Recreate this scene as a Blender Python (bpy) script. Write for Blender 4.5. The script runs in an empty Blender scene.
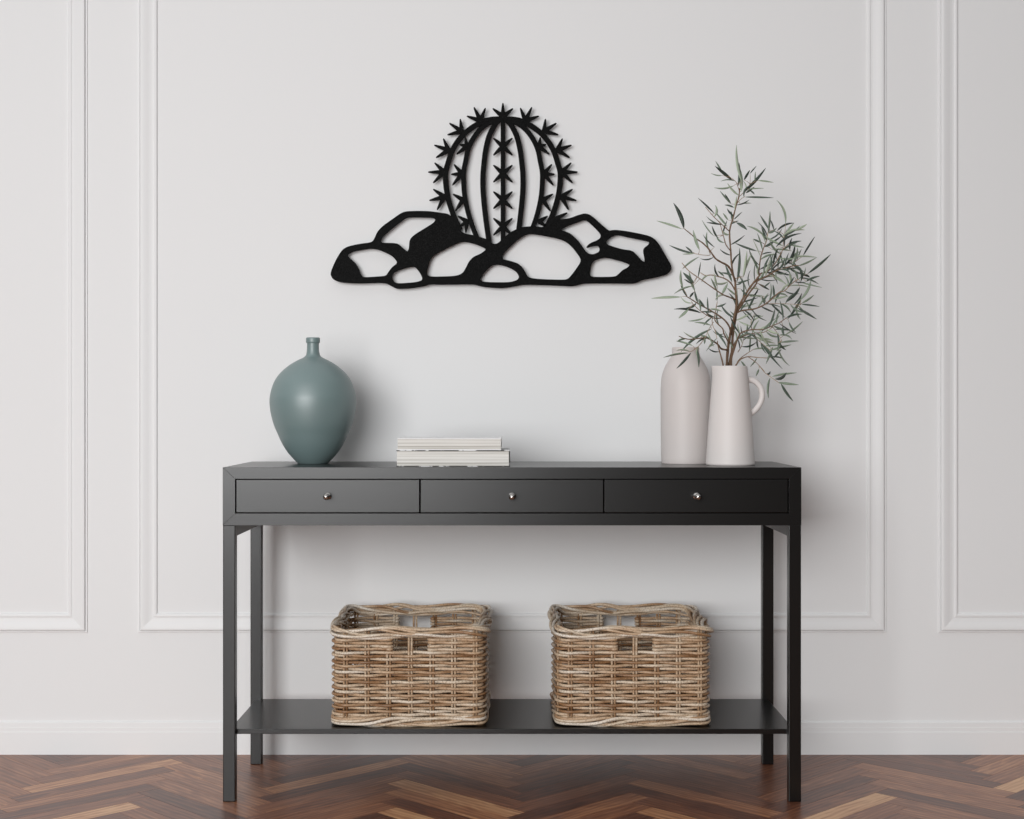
import bpy, math, random
from mathutils import Vector
PI = math.pi
C = bpy.context.scene.collection
SC = bpy.context.scene
F, CX, CY, CAMZ = 1442.0, 512.0, 409.5, 0.95      # focal length in pixels, image centre, camera height

def at(px, py, d):
    """picture point -> metres, at a chosen distance d in front of the camera"""
    return Vector(((px - CX) * d / F, d, CAMZ - (py - CY) * d / F))

# ------------------------------------------------------------------ mesh collector
class MB:
    def __init__(s):
        s.v = []; s.f = []; s.t = []; s.uv = []
    def vert(s, p, tone=0.5, uv=(0, 0)):
        s.v.append(tuple(p)); s.t.append(tone); s.uv.append(uv); return len(s.v) - 1
    def face(s, *idx): s.f.append(tuple(idx))
    def box(s, x0, x1, y0, y1, z0, z1, tone=0.5):
        i = [s.vert(p, tone) for p in ((x0,y0,z0),(x1,y0,z0),(x1,y1,z0),(x0,y1,z0),(x0,y0,z1),(x1,y0,z1),(x1,y1,z1),(x0,y1,z1))]
        for q in ((0,3,2,1),(4,5,6,7),(0,1,5,4),(1,2,6,5),(2,3,7,6),(3,0,4,7)): s.face(*[i[k] for k in q])
    def prism_y(s, pts, y0, y1, tone=0.5):
        """polygon in x,z (counter-clockwise seen from the front) extruded along y"""
        n = len(pts)
        a = [s.vert((x, y0, z), tone) for x, z in pts]; b = [s.vert((x, y1, z), tone) for x, z in pts]
        s.face(*a); s.face(*reversed(b))
        for i in range(n):
            j = (i + 1) % n; s.face(a[j], a[i], b[i], b[j])
    def lathe(s, prof, cx, cy, n=64, tone=0.5):
        """prof: list of (radius, z) from the outside bottom round to the inside bottom"""
        rings = []
        for r, z in prof:
            if r < 1e-6: rings.append([s.vert((cx, cy, z), tone)])
            else: rings.append([s.vert((cx + r*math.cos(2*PI*k/n), cy + r*math.sin(2*PI*k/n), z), tone) for k in range(n)])
        for A, B in zip(rings, rings[1:]):
            for k in range(n):
                l = (k + 1) % n
                if len(A) == 1 and len(B) == 1: break
                if len(A) == 1: s.face(A[0], B[l], B[k])
                elif len(B) == 1: s.face(A[k], A[l], B[0])
                else: s.face(A[k], A[l], B[l], B[k])
    def tube(s, pts, rad, sides=8, closed=False, tone=0.5, cap=True):
        pts = [Vector(p) for p in pts]; n = len(pts)
        R = rad if isinstance(rad, (list, tuple)) else [rad] * n
        T = tone if isinstance(tone, (list, tuple)) else [tone] * n
        tang = []
        for i in range(n):
            a = pts[(i - 1) % n] if (closed or i > 0) else pts[i]
            b = pts[(i + 1) % n] if (closed or i < n - 1) else pts[i]
            d = (b - a); tang.append(d.normalized() if d.length > 1e-9 else Vector((0, 0, 1)))
        ref = Vector((0, 0, 1)) if abs(tang[0].z) < 0.9 else Vector((0, 1, 0))
        u = (ref - tang[0] * ref.dot(tang[0])).normalized()
        rings = []
        for i in range(n):
            u = u - tang[i] * u.dot(tang[i])
            u = u.normalized() if u.length > 1e-6 else tang[i].orthogonal().normalized()
            w = tang[i].cross(u)
            rings.append([s.vert(pts[i] + (u*math.cos(2*PI*k/sides) + w*math.sin(2*PI*k/sides)) * R[i], T[i]) for k in range(sides)])
        m = n if closed else n - 1
        for i in range(m):
            A = rings[i]; B = rings[(i + 1) % n]
            for k in range(sides):
                l = (k + 1) % sides; s.face(A[k], A[l], B[l], B[k])
        if cap and not closed:
            s.face(*reversed(rings[0])); s.face(*rings[-1])
    def build(s, name, mat, parent=None, smooth=False, bevel=0.0, origin=None, segs=2):
        me = bpy.data.meshes.new(name)
        o3 = Vector(origin) if origin is not None else Vector((0, 0, 0))
        me.from_pydata([tuple(Vector(p) - o3) for p in s.v], [], s.f)
        a = me.attributes.new('tone', 'FLOAT', 'POINT'); a.data.foreach_set('value', s.t)
        if any(u != (0, 0) for u in s.uv):
            l = me.uv_layers.new(name='UVMap')
            for lp in me.loops: l.data[lp.index].uv = s.uv[lp.vertex_index]
        me.materials.append(mat)
        if smooth: me.polygons.foreach_set('use_smooth', [True] * len(me.polygons))
        me.update()
        o = bpy.data.objects.new(name, me); C.objects.link(o)
        o.location = o3
        if parent is not None: o.parent = parent
        if bevel:
            m = o.modifiers.new('edge_bevel', 'BEVEL'); m.width = bevel; m.segments = segs; m.limit_method = 'ANGLE'; m.angle_limit = math.radians(35)
        return o

def tag(o, label, cat, group=None):
    o['label'] = label; o['category'] = cat
    if group: o['group'] = group
    return o
def thing(name, loc, label, cat, group=None):
    o = bpy.data.objects.new(name, None); C.objects.link(o); o.location = loc; o.empty_display_size = 0.1
    return tag(o, label, cat, group)
def structure(o): o['kind'] = 'structure'; return o
def copy_tree(o, parent=None):
    c = o.copy(); C.objects.link(c); c.parent = parent
    for ch in [k for k in bpy.data.objects if k.parent == o]: copy_tree(ch, c)
    return c

# ------------------------------------------------------------------ materials
def srgb(r, g, b):
    f = lambda c: (c/255/12.92) if c/255 <= 0.04045 else ((c/255 + 0.055)/1.055) ** 2.4
    return (f(r), f(g), f(b), 1)
def mat(name, col, rough=0.5, spec=0.5, metal=0.0):
    m = bpy.data.materials.new(name); m.use_nodes = True
    p = m.node_tree.nodes['Principled BSDF']
    p.inputs['Base Color'].default_value = col; p.inputs['Roughness'].default_value = rough
    p.inputs['Specular IOR Level'].default_value = spec; p.inputs['Metallic'].default_value = metal
    return m
def N(m, t, **kw):
    n = m.node_tree.nodes.new(t)
    for k, v in kw.items():
        if k in n.inputs: n.inputs[k].default_value = v
        else: setattr(n, k, v)
    return n
def L(m, a, b): m.node_tree.links.new(a, b)
def P(m): return m.node_tree.nodes['Principled BSDF']
def bump(m, scale, strength, dist=0.001, coord='Object', detail=3, stretch=None):
    tc = N(m, 'ShaderNodeTexCoord'); nz = N(m, 'ShaderNodeTexNoise'); nz.inputs['Scale'].default_value = scale; nz.inputs['Detail'].default_value = detail
    if stretch:
        mp = N(m, 'ShaderNodeMapping'); mp.inputs['Scale'].default_value = stretch
        L(m, tc.outputs[coord], mp.inputs['Vector']); L(m, mp.outputs['Vector'], nz.inputs['Vector'])
    else: L(m, tc.outputs[coord], nz.inputs['Vector'])
    b = N(m, 'ShaderNodeBump'); b.inputs['Strength'].default_value = strength; b.inputs['Distance'].default_value = dist
    L(m, nz.outputs['Fac'], b.inputs['Height']); L(m, b.outputs['Normal'], P(m).inputs['Normal'])
def ramp(m, stops):
    r = N(m, 'ShaderNodeValToRGB'); e = r.color_ramp.elements
    while len(e) > 1: e.remove(e[-1])
    e[0].position = stops[0][0]; e[0].color = stops[0][1]
    for p, c in stops[1:]:
        x = e.new(p); x.color = c
    return r

M_wall = mat('wall_paint', (0.80, 0.80, 0.80, 1), 0.6, 0.3); bump(M_wall, 160, 0.12, 0.0006)
M_trim = mat('trim_paint', (0.81, 0.81, 0.81, 1), 0.5, 0.3)
M_table = mat('charcoal_lacquer', (0.0032, 0.0028, 0.0025, 1), 0.285, 0.5); bump(M_table, 60, 0.06, 0.0005, stretch=(0.2, 1, 3))
M_inside = mat('drawer_cavity', (0.004, 0.004, 0.004, 1), 0.8, 0.1)
M_steel = mat('polished_steel', (0.62, 0.60, 0.58, 1), 0.16, 0.5, 1.0)
M_teal = mat('teal_glaze', srgb(114, 133, 133), 0.44, 1.0); bump(M_teal, 25, 0.03, 0.001)
M_bottle = mat('pinkish_ceramic', srgb(207, 200, 197), 0.5, 0.4); bump(M_bottle, 40, 0.03, 0.001)
M_pitch = mat('cream_ceramic', srgb(218, 212, 209), 0.5, 0.4); bump(M_pitch, 40, 0.03, 0.001)

M_art = mat('black_textured_metal', (0.004, 0.004, 0.004, 1), 0.55, 0.06); bump(M_art, 420, 0.5, 0.001, detail=2)
tc_ = N(M_art, 'ShaderNodeTexCoord'); nz_ = N(M_art, 'ShaderNodeTexNoise'); nz_.inputs['Scale'].default_value = 520; nz_.inputs['Detail'].default_value = 1
L(M_art, tc_.outputs['Object'], nz_.inputs['Vector']); rr_ = ramp(M_art, [(0.46, (0.0008, 0.0008, 0.0008, 1)), (0.68, (0.010, 0.010, 0.010, 1))])
L(M_art, nz_.outputs['Fac'], rr_.inputs['Fac']); L(M_art, rr_.outputs['Color'], P(M_art).inputs['Base Color'])

# wicker: colour from the strand's own tone and streaks along it
def wicker(name):
    m = mat(name, (0.3, 0.2, 0.1, 1), 0.42, 0.45)
    at_ = N(m, 'ShaderNodeAttribute', attribute_name='tone')
    tc = N(m, 'ShaderNodeTexCoord')
    mp = N(m, 'ShaderNodeMapping'); mp.inputs['Scale'].default_value = (12, 12, 55)
    nz = N(m, 'ShaderNodeTexNoise'); nz.inputs['Scale'].default_value = 1.0; nz.inputs['Detail'].default_value = 4
    L(m, tc.outputs['Object'], mp.inputs['Vector']); L(m, mp.outputs['Vector'], nz.inputs['Vector'])
    ma = N(m, 'ShaderNodeMath', operation='MULTIPLY_ADD'); ma.inputs[1].default_value = 0.9; ma.inputs[2].default_value = -0.45
    L(m, nz.outputs['Fac'], ma.inputs[0])
    ad = N(m, 'ShaderNodeMath', operation='ADD'); L(m, ma.outputs[0], ad.inputs[0]); L(m, at_.outputs['Fac'], ad.inputs[1])
    r = ramp(m, [(0.0, srgb(84, 55, 34)), (0.28, srgb(146, 108, 74)), (0.5, srgb(188, 158, 127)), (0.74, srgb(208, 190, 167)), (1.0, srgb(226, 216, 203))])
    L(m, ad.outputs[0], r.inputs['Fac'])
    nz2 = N(m, 'ShaderNodeTexNoise'); nz2.inputs['Scale'].default_value = 260; nz2.inputs['Detail'].default_value = 3
    L(m, tc.outputs['Object'], nz2.inputs['Vector'])
    r2 = ramp(m, [(0.36, (0.55, 0.5, 0.45, 1)), (0.5, (1, 1, 1, 1))]); L(m, nz2.outputs['Fac'], r2.inputs['Fac'])
    mx = N(m, 'ShaderNodeMix', data_type='RGBA', blend_type='MULTIPLY'); mx.inputs['Factor'].default_value = 0.8
    L(m, r.outputs['Color'], mx.inputs[6]); L(m, r2.outputs['Color'], mx.inputs[7]); L(m, mx.outputs[2], P(m).inputs['Base Color'])
    return m
M_wick = wicker('rattan'); M_wick_in = mat('rattan_base', srgb(120, 86, 54), 0.7, 0.2)

# leaves and bark
M_leaf = mat('olive_leaf', (0.1, 0.12, 0.08, 1), 0.5, 0.35)
a_ = N(M_leaf, 'ShaderNodeAttribute', attribute_name='tone')
r_ = ramp(M_leaf, [(0.0, srgb(46, 54, 48)), (0.35, srgb(88, 103, 90)), (0.7, srgb(146, 160, 138)), (1.0, srgb(186, 196, 173))])
L(M_leaf, a_.outputs['Fac'], r_.inputs['Fac']); L(M_leaf, r_.outputs['Color'], P(M_leaf).inputs['Base Color'])
M_bark = mat('olive_bark', (0.1, 0.06, 0.04, 1), 0.7, 0.2)
a_ = N(M_bark, 'ShaderNodeAttribute', attribute_name='tone')
r_ = ramp(M_bark, [(0.0, srgb(74, 56, 44)), (0.5, srgb(124, 100, 80)), (1.0, srgb(182, 160, 134))])
L(M_bark, a_.outputs['Fac'], r_.inputs['Fac']); L(M_bark, r_.outputs['Color'], P(M_bark).inputs['Base Color']); 

# herringbone floor: UV runs along each plank (u along, v across, in metres), tone is the plank's own shade
M_floor = mat('walnut_planks', (0.1, 0.06, 0.04, 1), 0.36, 0.72)
def floor_nodes(m):
    uv = N(m, 'ShaderNodeUVMap'); at_ = N(m, 'ShaderNodeAttribute', attribute_name='tone')
    sh = N(m, 'ShaderNodeCombineXYZ'); mul = N(m, 'ShaderNodeMath', operation='MULTIPLY'); mul.inputs[1].default_value = 91.7
    L(m, at_.outputs['Fac'], mul.inputs[0]); L(m, mul.outputs[0], sh.inputs['Z'])
    va = N(m, 'ShaderNodeVectorMath', operation='ADD'); L(m, uv.outputs['UV'], va.inputs[0]); L(m, sh.outputs[0], va.inputs[1])
    mp = N(m, 'ShaderNodeMapping'); mp.inputs['Scale'].default_value = (3.2, 18, 1); L(m, va.outputs[0], mp.inputs['Vector'])
    n1 = N(m, 'ShaderNodeTexNoise'); n1.inputs['Scale'].default_value = 1.6; n1.inputs['Detail'].default_value = 6; n1.inputs['Distortion'].default_value = 2.2
    L(m, mp.outputs['Vector'], n1.inputs['Vector'])
    mp2 = N(m, 'ShaderNodeMapping'); mp2.inputs['Scale'].default_value = (4, 22, 1); L(m, va.outputs[0], mp2.inputs['Vector'])
    wv = N(m, 'ShaderNodeTexWave', bands_direction='Y'); wv.inputs['Scale'].default_value = 0.9; wv.inputs['Distortion'].default_value = 9; wv.inputs['Detail'].default_value = 2; wv.inputs['Detail Scale'].default_value = 0.7
    L(m, mp2.outputs['Vector'], wv.inputs['Vector'])
    a1 = N(m, 'ShaderNodeMath', operation='MULTIPLY_ADD'); a1.inputs[1].default_value = 0.75; L(m, n1.outputs['Fac'], a1.inputs[0]); 
    off = N(m, 'ShaderNodeMath', operation='SUBTRACT'); off.inputs[1].default_value = 0.46; L(m, at_.outputs['Fac'], off.inputs[0]); L(m, off.outputs[0], a1.inputs[2])
    a2 = N(m, 'ShaderNodeMath', operation='MULTIPLY_ADD'); a2.inputs[1].default_value = 0.16; L(m, wv.outputs['Fac'], a2.inputs[0]); L(m, a1.outputs[0], a2.inputs[2])
    r = ramp(m, [(0.0, srgb(55, 28, 18)), (0.3, srgb(98, 56, 37)), (0.55, srgb(138, 87, 59)), (0.8, srgb(180, 126, 87)), (1.0, srgb(210, 164, 120))])
    L(m, a2.outputs[0], r.inputs['Fac'])
    L(m, r.outputs['Color'], P(m).inputs['Base Color'])
    b = N(m, 'ShaderNodeBump'); b.inputs['Strength'].default_value = 0.08; b.inputs['Distance'].default_value = 0.0006
    L(m, n1.outputs['Fac'], b.inputs['Height']); L(m, b.outputs['Normal'], P(m).inputs['Normal'])
floor_nodes(M_floor)
M_gap = mat('floor_gap', srgb(26, 16, 12), 0.8, 0.1)

# ------------------------------------------------------------------ room
WALL = 3.975
m = MB(); m.box(-4.2, 4.2, WALL, WALL + 0.12, -0.05, 3.0); structure(m.build('wall_back', M_wall))

def herringbone():
    n = 7; W = 0.0616; LN = n * W; s2 = math.sqrt(2); x0 = 0.03
    y0 = (3.531 - n * W / s2) % (W * s2)
    rnd = random.Random(11)
    mb = MB(); ch = 0.0003
    def wpt(a, b): return ((a - b) / s2 + x0, (a + b) / s2 + y0)
    def ground(px, py):
        k = (py - CY) / CAMZ; return (px - CX) / k, F / k
    fixed = [(105,774.5,.78),(112,806,.90),(205,775,.62),(218,800,.58),(345,775.5,.72),(450,800,.84),(408,813,.86),(330,790,.52),(590,797,.66),(650,814,.78),
             (845,806,.95),(822,774,.72),(885,773,.62),(960,800,.62),(1012,786,.92),(985,766,.62),(40,770,.50),(90,790,.58),(60,765,.48),(560,772,.40),
             (430,812,.30),(480,790,.30),(350,763,.24),(620,762,.2),(700,775,.36),(560,812,.24),(700,805,.28),(740,800,.32),(880,815,.50),(900,790,.58),(260,783,.45),
             (920,815,.55),(760,788,.38),(30,805,.6)]
    pts = [(ground(px, py), t) for px, py, t in fixed]
    def plank(a0, a1, b0, b1, along_a):
        xm, ym = wpt((a0 + a1) / 2, (b0 + b1) / 2)
        if abs(xm) > 4.3 or ym < -0.6 or ym > WALL + 0.35: return
        t = rnd.choice((.26, .34, .42, .5, .6)) + rnd.uniform(-.05, .05)
        for (gx, gy), tt in pts:
            a = ((gx - x0) + (gy - y0)) / s2; b = ((gy - y0) - (gx - x0)) / s2
            if a0 <= a <= a1 and b0 <= b <= b1: t = tt
        u = rnd.uniform(0, 30)
        g = 0.0001; lo, hi = [], []
        q = ((a0, b0), (a1, b0), (a1, b1), (a0, b1)); ca, cb = (a0 + a1) / 2, (b0 + b1) / 2
        def ring(gap, z):
            out = []
            for a, b in q:
                aa = a + (gap if a < ca else -gap); bb = b + (gap if b < cb else -gap)
                x, y = wpt(aa, bb)
                uv = (u + aa - a0, bb - b0) if along_a else (u + bb - b0, aa - a0)
                out.append(mb.vert((x, y, z), t, uv))
            return out
        lo = ring(g, -0.0012); hi = ring(g + ch, 0.0)
        for k in range(4): mb.face(lo[k], lo[(k+1) % 4], hi[(k+1) % 4], hi[k])
        mb.face(*hi)
    R = 95
    for i in range(-R, R):
        for j in range(-R, R):
            if (i - j) % (2 * n) == 0: plank(i*W, (i+n)*W, j*W, (j+1)*W, True)
            if (i - j) % (2 * n) == 2 * n - 1: plank(i*W, (i+1)*W, j*W, (j+n)*W, False)
    k = len(mb.v)
    o = mb.build('floor', M_floor)
    return structure(o)
floor = herringbone()
m = MB(); m.box(-4.4, 4.4, -0.8, WALL + 0.05, -0.04, -0.0011); sub = m.build('floor_base', M_gap, floor)

def frame_trim(name, x0, x1, z0, z1):
    prof = [(0,0),(.0005,.0050),(.0012,.0060),(.0038,.0060),(.0045,.0050),(.0048,.0020),(.0060,.0020),(.0064,.0110),(.0078,.0142),(.0115,.0152),(.0160,.0145),(.0230,.0118),(.0300,.0085),(.0370,.0062),(.0425,.0056),
            (.0432,.0080),(.0462,.0093),(.0500,.0086),(.0528,.0050),(.0538,0)]
    mb = MB(); rings = []
    for u, h in prof:
        y = WALL - 0.62 * h + (0.002 if h == 0 else 0)
        rings.append([mb.vert((x, y, z)) for x, z in ((x0+u, z0+u), (x1-u, z0+u), (x1-u, z1-u), (x0+u, z1-u))])
    for A, B in zip(rings, rings[1:]):
        for k in range(4):
            l = (k + 1) % 4; mb.face(A[k], A[l], B[l], B[k])
    return structure(mb.build(name, M_trim))
kW = F / WALL
wx = lambda px: (px - CX) / kW
zb = CAMZ - (632.6 - CY) / kW
WD = wx(886.0) - wx(138.4)
frame_trim('trim_1', wx(87.8) - WD, wx(87.8), zb, 2.6)
frame_trim('trim_2', wx(138.4), wx(886.0), zb, 2.6)
frame_trim('trim_3', wx(938.4), wx(938.4) + WD, zb, 2.6)
# skirting
prof = [(WALL+.002, 0.0), (WALL-.0070, 0.0), (WALL-.0069, .0615), (WALL-.0058, .0632), (WALL-.0056, .0745), (WALL-.0051, .0755), (WALL-.0046, .0880), (WALL-.0030, .0897), (WALL-.0014, .0912), (WALL+.002, .0918)]
m = MB()
A = [m.vert((-4.2, y, z)) for y, z in prof]; B = [m.vert((4.2, y, z)) for y, z in prof]
for k in range(len(prof) - 1): m.face(A[k], B[k], B[k+1], A[k+1])
m.face(*reversed(A)); m.face(*B)
structure(m.build('baseboard_back', M_trim))

# ------------------------------------------------------------------ console table
Y0, Y1 = 3.490, 3.885
T = thing('console_table', (0, Y0 + 0.19, 0), 'long charcoal black console table with three drawers and a low shelf', 'console table')
TO = Vector((0, Y0 + 0.19, 0))
def tp(mb, name, mt=M_table, bevel=0.0012, parent=None, smooth=False):
    o = mb.build(name, mt, None, bevel=bevel, smooth=smooth)
    p = parent or T
    if p is T:
        for v in o.data.vertices: v.co -= TO
    o.parent = p
    return o
XO, XI, ZT, ZTI, ZBI, ZB = 0.7002, 0.6702, 0.8100, 0.7822, 0.6984, 0.6695
m = MB(); m.prism_y([(-XI, ZTI), (XI, ZTI), (XO, ZT), (-XO, ZT)], Y0, Y1); tp(m, 'tabletop', bevel=0.0003)
m = MB(); m.prism_y([(-XO, ZB), (XO, ZB), (XI, ZBI), (-XI, ZBI)], Y0, Y1); tp(m, 'bottom_rail', bevel=0.0003)
for s in (-1, 1):
    p = [(s*XO, ZB), (s*XI, ZBI), (s*XI, ZTI), (s*XO, ZT)]
    m = MB(); m.prism_y(p if s < 0 else p[::-1], Y0, Y1); tp(m, 'side_panel', bevel=0.0003)
m = MB(); m.box(-XI, XI, Y1 - 0.015, Y1 - 0.003, ZBI, ZTI); m.box(-XI, XI, Y0 + 0.024, Y0 + 0.03, ZBI, ZTI); tp(m, 'drawer_cavity', M_inside, 0)
gaps = [-XI, -0.2229, 0.2225, XI]
for i in range(3):
    a, b = gaps[i] + (0.0022 if i == 0 else 0.0012), gaps[i+1] - (0.0022 if i == 2 else 0.0012)
    m = MB(); m.box(a, b, Y0 + 0.0012, Y0 + 0.022, ZBI + 0.0018, ZTI - 0.0018)
    d = tp(m, 'drawer')
    cx = (-0.4463, 0.0, 0.4470)[i]; cz = 0.7402; r = 0.0077
    kb = MB(); prof = [(0, -0.0005), (0.0086, -0.0005), (0.0090, 0.0012), (0.0084, 0.0030), (0.0050, 0.0042), (0.0036, 0.0065), (0.0034, 0.0170), (0.0040, 0.0203)]
    for q in range(1, 13):
        an = -PI/2 + PI * (0.17 + 0.83 * q / 12); prof.append((max(0, r * math.cos(an)), 0.0272 + r * math.sin(an)))
    n = 28; rings = []
    for rr, h in prof:
        y = Y0 + 0.0012 - h
        rings.append([kb.vert((cx + max(rr, 1e-5)*math.cos(2*PI*k/n), y, cz + max(rr, 1e-5)*math.sin(2*PI*k/n))) for k in range(n)])
    for A, B in zip(rings, rings[1:]):
        for k in range(n): kb.face(A[k], A[(k+1) % n], B[(k+1) % n], B[k])
    ko = kb.build('knob', M_steel, None, smooth=True)
    for v in ko.data.vertices: v.co -= TO
    ko.parent = d; ko['label'] = 'round polished steel knob'
LW, LD = 0.0300, 0.026
YR = 3.858
for s in (-1, 1):
    for y in (Y0 + 0.0005, YR):
        m = MB(); x0, x1 = sorted((s * (XO - 0.0002), s * (XO - 0.0002 - LW))); m.box(x0, x1, y, y + LD, 0.0, ZB + 0.0004); tp(m, 'leg', bevel=0.0018)
    m = MB(); x0, x1 = sorted((s * (XO - 0.004), s * (XO - LW))); m.box(x0, x1, Y0 + LD, YR, 0.6420, ZB + 0.0004); tp(m, 'side_rail')
m = MB(); m.box(-0.6865, 0.6865, 3.510, 3.874, 0.1600, 0.1725); tp(m, 'shelf', bevel=0.001)

# ------------------------------------------------------------------ ceramics
def vase(name, prof, c, mt, label, cat, wall=0.004):
    """prof: (radius, z) outside, from the foot up; the inside is added wall thick"""
    z0 = ZT
    pr = [(0, 0.0012)] + [(prof[0][0] - 0.004, 0.0012), (prof[0][0] - 0.0015, 0.0)] + prof
    ins = [(max(r - wall, 0.002), z) for r, z in reversed(prof) if z > wall * 2]
    top = prof[-1]
    pr += [(top[0] - wall * 0.3, top[1] + 0.0008), (top[0] - wall * 0.75, top[1] + 0.0006)] + ins + [(0, wall * 2)]
    mb = MB(); mb.lathe([(r, z) for r, z in pr], 0, 0, 72)
    return mb, (c[0], c[1], z0)
def smooth_profile(pts, n=8):
    out = []
    for i in range(len(pts) - 1):
        p0 = pts[max(i-1, 0)]; p1 = pts[i]; p2 = pts[i+1]; p3 = pts[min(i+2, len(pts)-1)]
        for k in range(n):
            t = k / n
            f = lambda a, b, c, d: 0.5 * ((2*b) + (-a + c)*t + (2*a - 5*b + 4*c - d)*t*t + (-a + 3*b - 3*c + d)*t**3)
            out.append((f(p0[0], p1[0], p2[0], p3[0]), f(p0[1], p1[1], p2[1], p3[1])))
    out.append(pts[-1]); return out
# teal vase
D = 3.745; q = D / F / 10.24
lo = [(152, 655), (206, 600), (254, 540), (294, 480), (326, 420), (357, 350), (391, 270), (418, 180), (435, 90), (440, 10)]
hi = [(434, 645), (413, 563), (387, 500), (347, 440), (287, 380), (222, 330), (152, 290), (100, 265), (76, 245), (67, 220), (62, 180), (61, 118)]
foot = 463.6
body = [(r, (foot - 400) * 10.24 - y) for r, y in lo] + [(r, (foot - 332) * 10.24 - y) for r, y in hi]
b0 = body[0][1]; body = [(r, max(0.0, h - b0 if h - b0 < 60 else h)) for r, h in body]
pts = smooth_profile([(r*q, h*q) for r, h in body])
hl = (foot - 332) * 10.24
pts += [(70*q, (hl-112)*q), (71.5*q, (hl-106)*q), (71.5*q, (hl-68)*q), (69*q, (hl-62)*q)]
mb, loc = vase('', pts, ((313 - CX) * D / F, D), M_teal, '', '')
o = mb.build('teal_vase', M_teal, smooth=True); o.location = loc
tag(o, 'dusty teal egg-shaped vase with a thin neck, on the left of the black console', 'vase')
o.data.set_sharp_from_angle(angle=math.radians(50)) if hasattr(o.data, 'set_sharp_from_angle') else None
# tall bottle vase
D = 3.755; q = D / F / 4.55
body = [(109.5, 745), (111, 700), (113, 560), (113.5, 440), (113, 400), (110, 362), (103, 330), (92, 302), (78, 278), (68, 262), (63.5, 250), (62, 240), (62, 222)]
pts = smooth_profile([(r*q, (745 - y)*q) for r, y in body]) + [(61.3*q, (745-219)*q)]
mb, loc = vase('', pts, ((685.6 - CX) * D / F, D), M_bottle, '', '')
o = mb.build('bottle_vase', M_bottle, smooth=True); o.location = loc
tag(o, 'tall pinkish white bottle vase with a short wide neck, empty, standing left of the jug', 'vase')
# jug
D = 3.63; q = D / F / 4.55
JX, JY = (730.3 - CX) * D / F, D
J = thing('jug', (JX, JY, ZT), 'conical off-white jug with a loop handle, holding the olive branches', 'jug')
pts = [(109*q, 0.0006), (111*q, 0.004)] + smooth_profile([(111*q, 0.005), (104*q, (750-640)*q), (94*q, (750-500)*q), (83*q, (750-360)*q), (77*q, (750-305)*q)]) + [(76.4*q, (750-301)*q)]
mb, loc = vase('', pts, (JX, JY), M_pitch, '', '', 0.0035)
# pull a small pouring lip out of the rim on the left
H = (750 - 301) * q
for i, (x, y, z) in enumerate(mb.v):
    an = math.atan2(y, -x)
    if z > H - 0.03 and math.hypot(x, y) > 0.02:
        w = math.exp(-(an / 0.30) ** 2) * ((z - (H - 0.03)) / 0.03) ** 1.6
        mb.v[i] = (x - 0.0052 * w, y, z + 0.0006 * w)
mb.build('jug_body', M_pitch, J, smooth=True)
hx = lambda zx: (zx - 411) * q
hz = lambda zy: (750 - zy) * q
hp = smooth_profile([(hx(474), hz(361)), (hx(496), hz(360)), (hx(524), hz(369)), (hx(547), hz(393)), (hx(556), hz(425)), (hx(551), hz(459)), (hx(533), hz(490)), (hx(512), hz(509)), (hx(490), hz(522))], 6)
mb = MB(); mb.tube([(x, 0, z) for x, z in hp], [0.0073 + 0.0014 * abs(2*i/(len(hp)-1) - 1) ** 4 for i in range(len(hp))], 16)
mb.build('handle', M_pitch, J, smooth=True)

# ------------------------------------------------------------------ books
def paper(name, c1, c2):
    m = mat(name, c1, 0.8, 0.15)
    tc = N(m, 'ShaderNodeTexCoord'); mp = N(m, 'ShaderNodeMapping'); mp.inputs['Scale'].default_value = (1.5, 1.5, 170)
    nz = N(m, 'ShaderNodeTexNoise'); nz.inputs['Scale'].default_value = 1; nz.inputs['Detail'].default_value = 3
    L(m, tc.outputs['Object'], mp.inputs['Vector']); L(m, mp.outputs['Vector'], nz.inputs['Vector'])
    r = ramp(m, [(0.36, c2), (0.56, c1)]); L(m, nz.outputs['Fac'], r.inputs['Fac']); L(m, r.outputs['Color'], P(m).inputs['Base Color'])
    return m
def cover(name, c_lo, c_mid, c_hi, lo, hi, sx, seed):
    m = mat(name, c_mid, 0.4, 0.4)
    tc = N(m, 'ShaderNodeTexCoord'); mp = N(m, 'ShaderNodeMapping'); mp.inputs['Scale'].default_value = (sx, sx*0.6, 30); mp.inputs['Location'].default_value = (seed, seed*2, 0)
    nz = N(m, 'ShaderNodeTexNoise'); nz.inputs['Scale'].default_value = 1; nz.inputs['Detail'].default_value = 5; nz.inputs['Roughness'].default_value = 0.65
    L(m, tc.outputs['Object'], mp.inputs['Vector']); L(m, mp.outputs['Vector'], nz.inputs['Vector'])
    r = ramp(m, [(lo, c_lo), ((lo+hi)/2, c_mid), (hi, c_hi)]); L(m, nz.outputs['Fac'], r.inputs['Fac']); L(m, r.outputs['Color'], P(m).inputs['Base Color'])
    return m
M_page = paper('book_pages', srgb(226, 224, 219), srgb(176, 172, 164))
M_cov1 = cover('pale_photo_cover', srgb(60, 58, 56), srgb(222, 222, 222), srgb(236, 236, 236), 0.22, 0.42, 20, 3.1)
M_cov2 = cover('black_white_photo_cover', srgb(24, 23, 23), srgb(70, 70, 70), srgb(212, 212, 212), 0.49, 0.56, 26, 4.4)
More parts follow.
